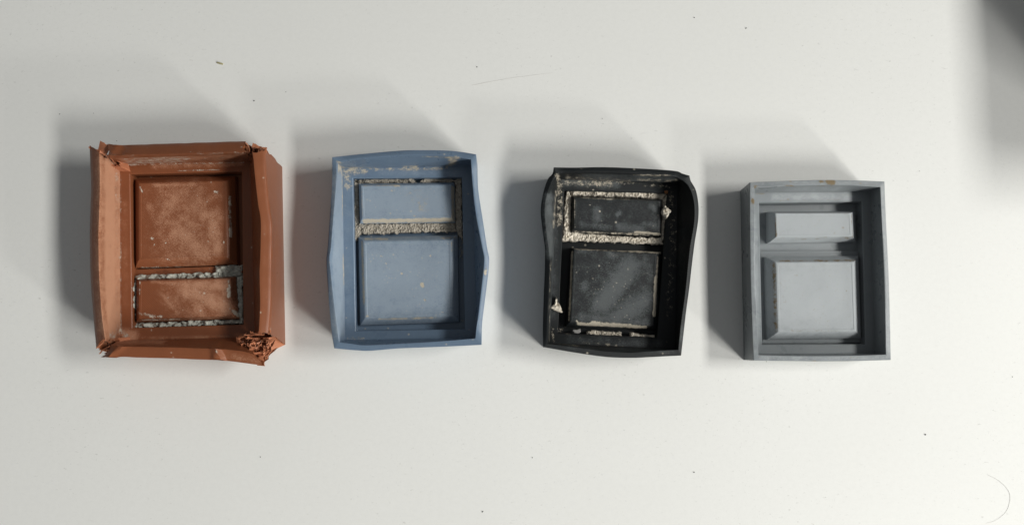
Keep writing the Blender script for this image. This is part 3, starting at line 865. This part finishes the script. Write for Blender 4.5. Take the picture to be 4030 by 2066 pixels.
    # top left: one pointed flap between the two walls, thin shreds round the open seam
    corner([([(391, 574, 12.5), (412, 583, 12.8), (430, 592, 12.6)], 2.4, 2.8, (.4, 1, .2)), ([(352, 579, 13.2), (372, 594, 13.4), (392, 606, 13.8)], .5, 1.6, (.6, -.8, .3)),
            ([(380, 592, 13), (398, 600, 12.5), (415, 606, 12)], .4, 1.0, (.3, 1, .3)), ([(402, 606, 12), (418, 612, 11.5), (430, 624, 10.5)], .5, .8, up),
            ([(396, 622, 12.5), (425, 638, 10.5), (450, 655, 8), (470, 664, 6)], .5, .3, (1, .5, .6)), ([(430, 620, 12), (448, 636, 10), (464, 650, 7.5), (474, 662, 6)], .6, .4, (-.6, .6, .6)),
            ([(408, 612, 11), (420, 622, 9.5), (436, 632, 9)], .6, .6, up)],
           [(408, 610, 10, .8, 2.2), (424, 622, 9, .8, 2.0), (440, 634, 7.5, .7, 1.8)], 1,
           ([(520, 668), (560, 668), (560, 700), (520, 700)], [(404, 606), (450, 612), (470, 654), (424, 650)], 9.5))
    corner([([(993, 573, 13.2), (1008, 577, 13.0), (1026, 582, 12.8)], 1.2, .5, (.2, 1, .4)), ([(996, 576, 12.5), (1012, 581, 12.2), (1024, 584, 12.2)], .7, .4, (.2, 1, .3)),
            ([(965, 560, 13.5), (976, 574, 12.8), (982, 590, 12), (978, 604, 11)], .8, .5, up), ([(968, 575, 13), (972, 590, 12.6), (970, 606, 11.5), (976, 616, 10)], .6, .3, (.9, 0, .5)),
            ([(1048, 580, 13.6), (1044, 590, 13.7), (1040, 606, 13.4)], .4, 1.1, (1, 0, .2)), ([(1030, 582, 13.4), (1034, 592, 13.8), (1036, 606, 13.6)], .6, 1.2, (1, .2, .3)),
            ([(994, 602, 14), (1000, 610, 13.6), (1008, 614, 13.2)], .6, .5, up), ([(1020, 592, 14), (1014, 602, 14), (1008, 612, 13.5)], .5, .7, up),
            ([(972, 566, 12.5), (988, 576, 11), (1000, 586, 10)], .5, .8, up)],
           [(1008, 596, 10.5, .95, 2.8), (984, 590, 10, .8, 2.4), (975, 600, 10, .6, 2.0), (1026, 590, 11.2, .6, 1.6)], 2,
           ([(1070, 660), (1110, 659), (1110, 690), (1060, 690)], [(970, 580), (1040, 588), (1020, 640), (980, 640)], 10.5))
    cells = []
    for k in range(24):
        x, y = 945 + rnd.random() * 108, 1324 + rnd.random() * 66
        if y > 1372 and x < 985:
            continue
        cells.append((x, y, 10.6 + rnd.uniform(-1.6, 1.6), rnd.uniform(.55, 1.15), rnd.uniform(1.2, 2.4)))
    corner([([(938, 1330, 11), (960, 1322, 11.4), (1000, 1314, 12.2), (1040, 1316, 12)], .7, .6, (.1, -.8, .8)), ([(985, 1308, 12), (1000, 1314, 12.4), (1030, 1316, 12.8)], 1.2, .6, (0, .6, .8)),
            ([(1084, 1332, 11.5), (1068, 1340, 11.2), (1052, 1346, 10.6)], .3, 1.4, (0, 1, .6)), ([(1086, 1336, 11.2), (1074, 1352, 10), (1066, 1366, 9)], .4, 2.2, (.6, 0, 1)),
            ([(938, 1328, 10.5), (936, 1344, 10), (944, 1358, 9.6)], 1.2, .8, (.9, 0, .5)), ([(944, 1358, 10.2), (966, 1362, 10.6), (984, 1366, 11)], .7, 1.0, (0, -.5, 1)),
            ([(960, 1385, 11.2), (980, 1376, 11.6), (988, 1366, 11.8)], .6, 1.1, (.5, .4, .8)), ([(985, 1392, 11.6), (1010, 1392, 11.2), (1040, 1384, 10.6), (1060, 1376, 10)], 1.4, .7, (0, .5, .9)),
            ([(1062, 1362, 10.6), (1064, 1374, 10.2), (1052, 1388, 10), (1036, 1396, 10)], 1.4, 1.8, (.8, -.4, .6)), ([(1020, 1402, 11), (1036, 1396, 10.6), (1052, 1392, 10), (1046, 1410, 9.6)], 1.6, 1.4, (.7, -.6, .6)),
            ([(1024, 1404, 11.4), (1028, 1420, 11), (1028, 1438, 11)], 1.0, 2.4, (1, .2, .3)), ([(1046, 1398, 10.2), (1040, 1416, 10.2), (1030, 1436, 10.6)], .8, .5, (1, 0, .6)),
            ([(1044, 1410, 10.3), (1048, 1409.5, 10.3)], .12, .06, up), ([(1020, 1300, 13.8), (1026, 1308, 13.2), (1022, 1316, 12.6)], .9, .5, (1, 0, .4)), ([(1058, 1290, 13.4), (1062, 1302, 13), (1058, 1316, 12.4)], .5, .4, (1, 0, .3))],
           cells, 3,
           ([(1070, 1320), (1122, 1320), (1122, 1356), (1060, 1356)], [(950, 1330), (1052, 1328), (1046, 1392), (970, 1380)], 8.5))
    corner([([(414, 1336, 13.4), (402, 1352, 13), (380, 1370, 13)], .8, .3, (.6, .6, .5)), ([(418, 1334, 12.5), (430, 1330, 11), (442, 1338, 9.8)], .7, .5, (0, .5, .8)),
            ([(415, 1338, 11), (426, 1344, 10.5), (436, 1346, 9.5)], .4, .7, up), ([(392, 1392, 12), (404, 1376, 12.4), (424, 1366, 13), (434, 1360, 13.4)], .5, .6, (-.5, -.6, .6)),
            ([(440, 1332, 9.6), (446, 1338, 8.5), (443, 1346, 8)], .6, .4, up)],
           [(424, 1352, 9.5, .8, 2.2), (414, 1360, 9.2, .7, 2.0)], 4,
           ([(529, 1320), (570, 1320), (570, 1360), (529, 1360)], [(398, 1338), (462, 1330), (470, 1396), (410, 1392)], 9.0))
brown_mould()

# ------------------------------------------------------------------ loose plaster flakes lying in the black mould
def flake(name, label, poly, z, th, mat, seed, tilt=(0, 0), group=None, bulge=.35):
    rnd = random.Random(seed)
    pq = np.array([at(p, z + th) for p in poly])
    c = pq.mean(0)
    ring = polyline(list(pq) + [pq[0]], 25, False)[:-1]
    ring = ring + np.array([[rnd.uniform(-.1, .1), rnd.uniform(-.1, .1)] for _ in ring])
    n = len(ring)
    def zz(p):
        return z + (p[0] - c[0]) * tilt[0] + (p[1] - c[1]) * tilt[1]
    rings = [np.column_stack([c + (ring - c) * .8, [zz(p) for p in ring]]), np.column_stack([ring, [zz(p) + th * .45 for p in ring]])]
    for k, t in enumerate((.9, .7, .5, .3, .1)):
        q = c + (ring - c) * t
        rings.append(np.column_stack([q, [zz(p) + th * (1 + bulge * nz(p[0] * 1.3, p[1] * 1.3, seed, 3)) for p in q]]))
    V, F = loft(rings)
    F.append(tuple(range(len(V) - n, len(V))))
    F.append(tuple(reversed(range(n))))
    o = link_mesh(name, V, F, mat, None, (c[0], c[1], z), 60)
    return tag(o, label, 'flake', group)

flake('plaster_flake', 'cream kite-shaped plaster flake beside the small panel of the black mould', [(2619, 807), (2632, 820), (2643, 830), (2639, 838), (2634, 845), (2622, 863), (2613, 850), (2605, 838), (2606, 826)], 4.0, 2.3, M_SAND2, 3, (0.03, 0), 'loose plaster flakes')
flake('plaster_flake', 'cream triangular plaster flake on the inner ledge of the black mould', [(2189, 1166), (2193, 1180), (2199, 1192), (2208, 1206), (2213, 1222), (2217, 1231), (2195, 1226), (2163, 1213), (2176, 1202), (2186, 1185)], 4.02, 1.5, M_SAND2, 5, (0, 0), 'loose plaster flakes')
flake('plaster_flake', 'small pale grey plaster chip in the groove below the large black panel', [(2256, 1296), (2270, 1298), (2284, 1294), (2286, 1306), (2282, 1312), (2262, 1311), (2255, 1303)], 2.3, .9, plain('pale_chip', (.36, .35, .34), .8), 7, (0, 0), 'loose plaster flakes', .1)
flake('rust_crumb', 'tiny rust-brown crumb at the upper corner of the black mould groove', [(2615, 752), (2624, 748), (2631, 752), (2628, 762), (2619, 763)], 3.9, .7, plain('rust', (.24, .11, .05), .9), 9)

# ------------------------------------------------------------------ bits lying on the table
def crumb(label, px, py, r, mat, seed, elong=1.0, rot=0.0):
    rnd = random.Random(seed)
    bm = bmesh.new()
    bmesh.ops.create_icosphere(bm, subdivisions=2, radius=1)
    for v in bm.verts:
        k = 1 + .35 * nz(v.co.x * 1.2 + seed, v.co.y * 1.2, v.co.z * 1.2, 2)
        v.co = Vector((v.co.x * r * elong * k, v.co.y * r * k, (v.co.z * .7) * r * k)) * MM
    zmin = min(v.co.z for v in bm.verts)
    bmesh.ops.rotate(bm, verts=bm.verts, cent=(0, 0, 0), matrix=Matrix.Rotation(rot, 3, 'Z'))
    me = bpy.data.meshes.new('crumb')
    bm.to_mesh(me)
    bm.free()
    me.materials.append(mat)
    o = bpy.data.objects.new('crumb', me)
    COL.objects.link(o)
    q = at((px, py), 0)
    o.location = (q[0] * MM, q[1] * MM, -zmin)
    tag(o, label, 'crumb', 'crumbs on the table')

M_CRUMB = plain('dark_crumb', (.06, .06, .055), .8)
M_CRUMBG = plain('grey_crumb', (.30, .30, .29), .8)
for i, (lab, x, y, r, m, e, ro) in enumerate([
    ('black crumb on the table just above the straight hair', 1877, 265, .34, M_CRUMB, 1.4, -.6),
    ('dark crumb near the upper table edge, above the black and grey moulds', 2732, 71, .30, M_CRUMB, 1.5, -.5),
    ('dark ragged crumb on the table below and right of the grey mould', 3641, 1709, .42, M_CRUMB, 1.3, .5),
    ('dark crumb on the table below the black mould, near the lower edge', 2731, 1857, .36, M_CRUMB, 1.2, .3),
    ('grey fluff crumb on the table above the grey mould', 2937, 113, .42, M_CRUMBG, 1.5, .2),
    ('grey crumb on the table above the black mould', 2370, 468, .34, M_CRUMBG, 1.0, 0),
    ('grey crumb above the brown mould, by its upper right corner', 1001, 398, .45, M_CRUMBG, 1.4, -.8),
    ('small dark crumb on the table below the brown mould', 1025, 1797, .26, M_CRUMB, 1.4, 1.5),
    ('small dark crumb close under the lower edge of the grey mould', 3016, 1422, .24, M_CRUMB, 1.1, 0),
    ('small dark crumb at the right edge of the table', 3984, 1482, .26, M_CRUMB, 1.2, .9),
    ('small grey crumb above and to the right of the grey mould', 3618, 674, .26, M_CRUMBG, 1.2, 0),
    ('small dark crumb above the upper edge of the brown mould', 460, 555, .22, M_CRUMB, 1.4, 0),
    ('small dark crumb far left, between scuffs above the brown mould', 369, 447, .22, M_CRUMB, 1.3, .2),
    ('small dark crumb near the left edge of the table', 235, 450, .24, M_CRUMB, 1.7, .4),
    ('small dark crumb on the table above the gap between brown and blue moulds', 1125, 363, .24, M_CRUMB, 1.2, .4),
    ('grey crumb low on the table between blue and black moulds', 2096, 1800, .3, M_CRUMBG, 1.6, -.8),
    ('grey crumb at the lower edge of the table, below the blue mould', 1900, 2012, .4, M_CRUMBG, 1.6, .4)]):
    crumb(lab, x, y, r * .38, m, i * 3.7 + 1, e, ro)

def strand(name, label, cat, pts, r, mat):
    P = polyline([at(p, r) for p in pts], 40)
    n, k = len(P), 5
    rings = []
    for i in range(n):
        t = P[min(i + 1, n - 1)] - P[max(i - 1, 0)]
        t = t / np.linalg.norm(t)
        nn = np.array([-t[1], t[0]])
        z0 = r * 1.02 + .05 * math.sin(i * .25) ** 2
        rr = r * (1 - .6 * i / n)
        rings.append([[*(P[i] + nn * rr * math.cos(2 * math.pi * j / k)), z0 + rr * math.sin(2 * math.pi * j / k)] for j in range(k)])
    V = np.array(rings).reshape(-1, 3)
    F = [(i * k + j, i * k + (j + 1) % k, (i + 1) * k + (j + 1) % k, (i + 1) * k + j) for i in range(n - 1) for j in range(k)]
    F += [tuple(range(k)), tuple(range((n - 1) * k, n * k))]
    c = P.mean(0)
    return tag(link_mesh(name, V, F, mat, None, (c[0], c[1], 0), 60), label, cat)
M_HAIR = plain('hair', (.60, .58, .55), .5)
strand('hair_strand', 'fine nearly straight grey hair on the table above the blue mould', 'hair', [(1857, 337), (1990, 312), (2080, 300), (2175, 288)], .035, M_HAIR)
strand('hair_strand', 'fine curled hair near the lower right corner of the table', 'hair', [(3885, 1866), (3930, 1890), (3965, 1925), (3975, 1960), (3960, 2010), (3920, 2045), (3880, 2058)], .038, M_HAIR)

def splinter():
    a, b = at((852, 246), .2), at((877, 253), .2)
    d = (b - a) / np.linalg.norm(b - a)
    nn = np.array([-d[1], d[0]])
    V, F = [], []
    for t, w, hh in ((0, .14, .2), (.15, .24, .34), (.8, .24, .34), (1, .2, .25)):
        p = a + (b - a) * t
        V += [[*(p + nn * w), .01], [*(p + nn * w * .6), hh], [*(p - nn * w * .6), hh], [*(p - nn * w), .01]]
    for i in range(3):
        for j in range(4):
            F.append((i * 4 + j, i * 4 + (j + 1) % 4, i * 4 + 4 + (j + 1) % 4, i * 4 + 4 + j))
    F += [(0, 1, 2, 3), (15, 14, 13, 12)]
    c = (a + b) / 2
    tag(link_mesh('splinter', np.array(V), F, plain('straw', (.40, .36, .20), .6), None, (c[0], c[1], 0), 40), 'tiny yellowish splinter on the table above the brown mould', 'splinter')
splinter()

# ------------------------------------------------------------------ box added out of view to cast the shadow into the upper right corner
def shadow_caster_box():
    x0, y0, x1, y1, hh = 171.0, 45.0, 240.0, 130.0, 46.0
    root = tag(empty('shadow_caster_box', ((x0 + x1) / 2, (y0 + y1) / 2)), 'plain grey box added unseen outside the upper right corner to cast a shadow', 'box')
    m = plain('grey_card', (.30, .28, .25), .8)
    org = ((x0 + x1) / 2, (y0 + y1) / 2)
    for nm, g, z0, z1 in (('body', 0, 0, hh - 12), ('lid', .8, hh - 12.5, hh)):
        bm = bmesh.new()
        bmesh.ops.create_cube(bm, size=1)
        for v in bm.verts:
            v.co = Vector((v.co.x * (x1 - x0 + 2 * g), v.co.y * (y1 - y0 + 2 * g), (z0 + z1) / 2 + v.co.z * (z1 - z0))) * MM
        bmesh.ops.bevel(bm, geom=list(bm.edges), offset=.0008, segments=2, affect='EDGES')
        me = bpy.data.meshes.new(nm)
        bm.to_mesh(me)
        bm.free()
        me.materials.append(m)
        o = bpy.data.objects.new(nm, me)
        COL.objects.link(o)
        o.parent = root
shadow_caster_box()
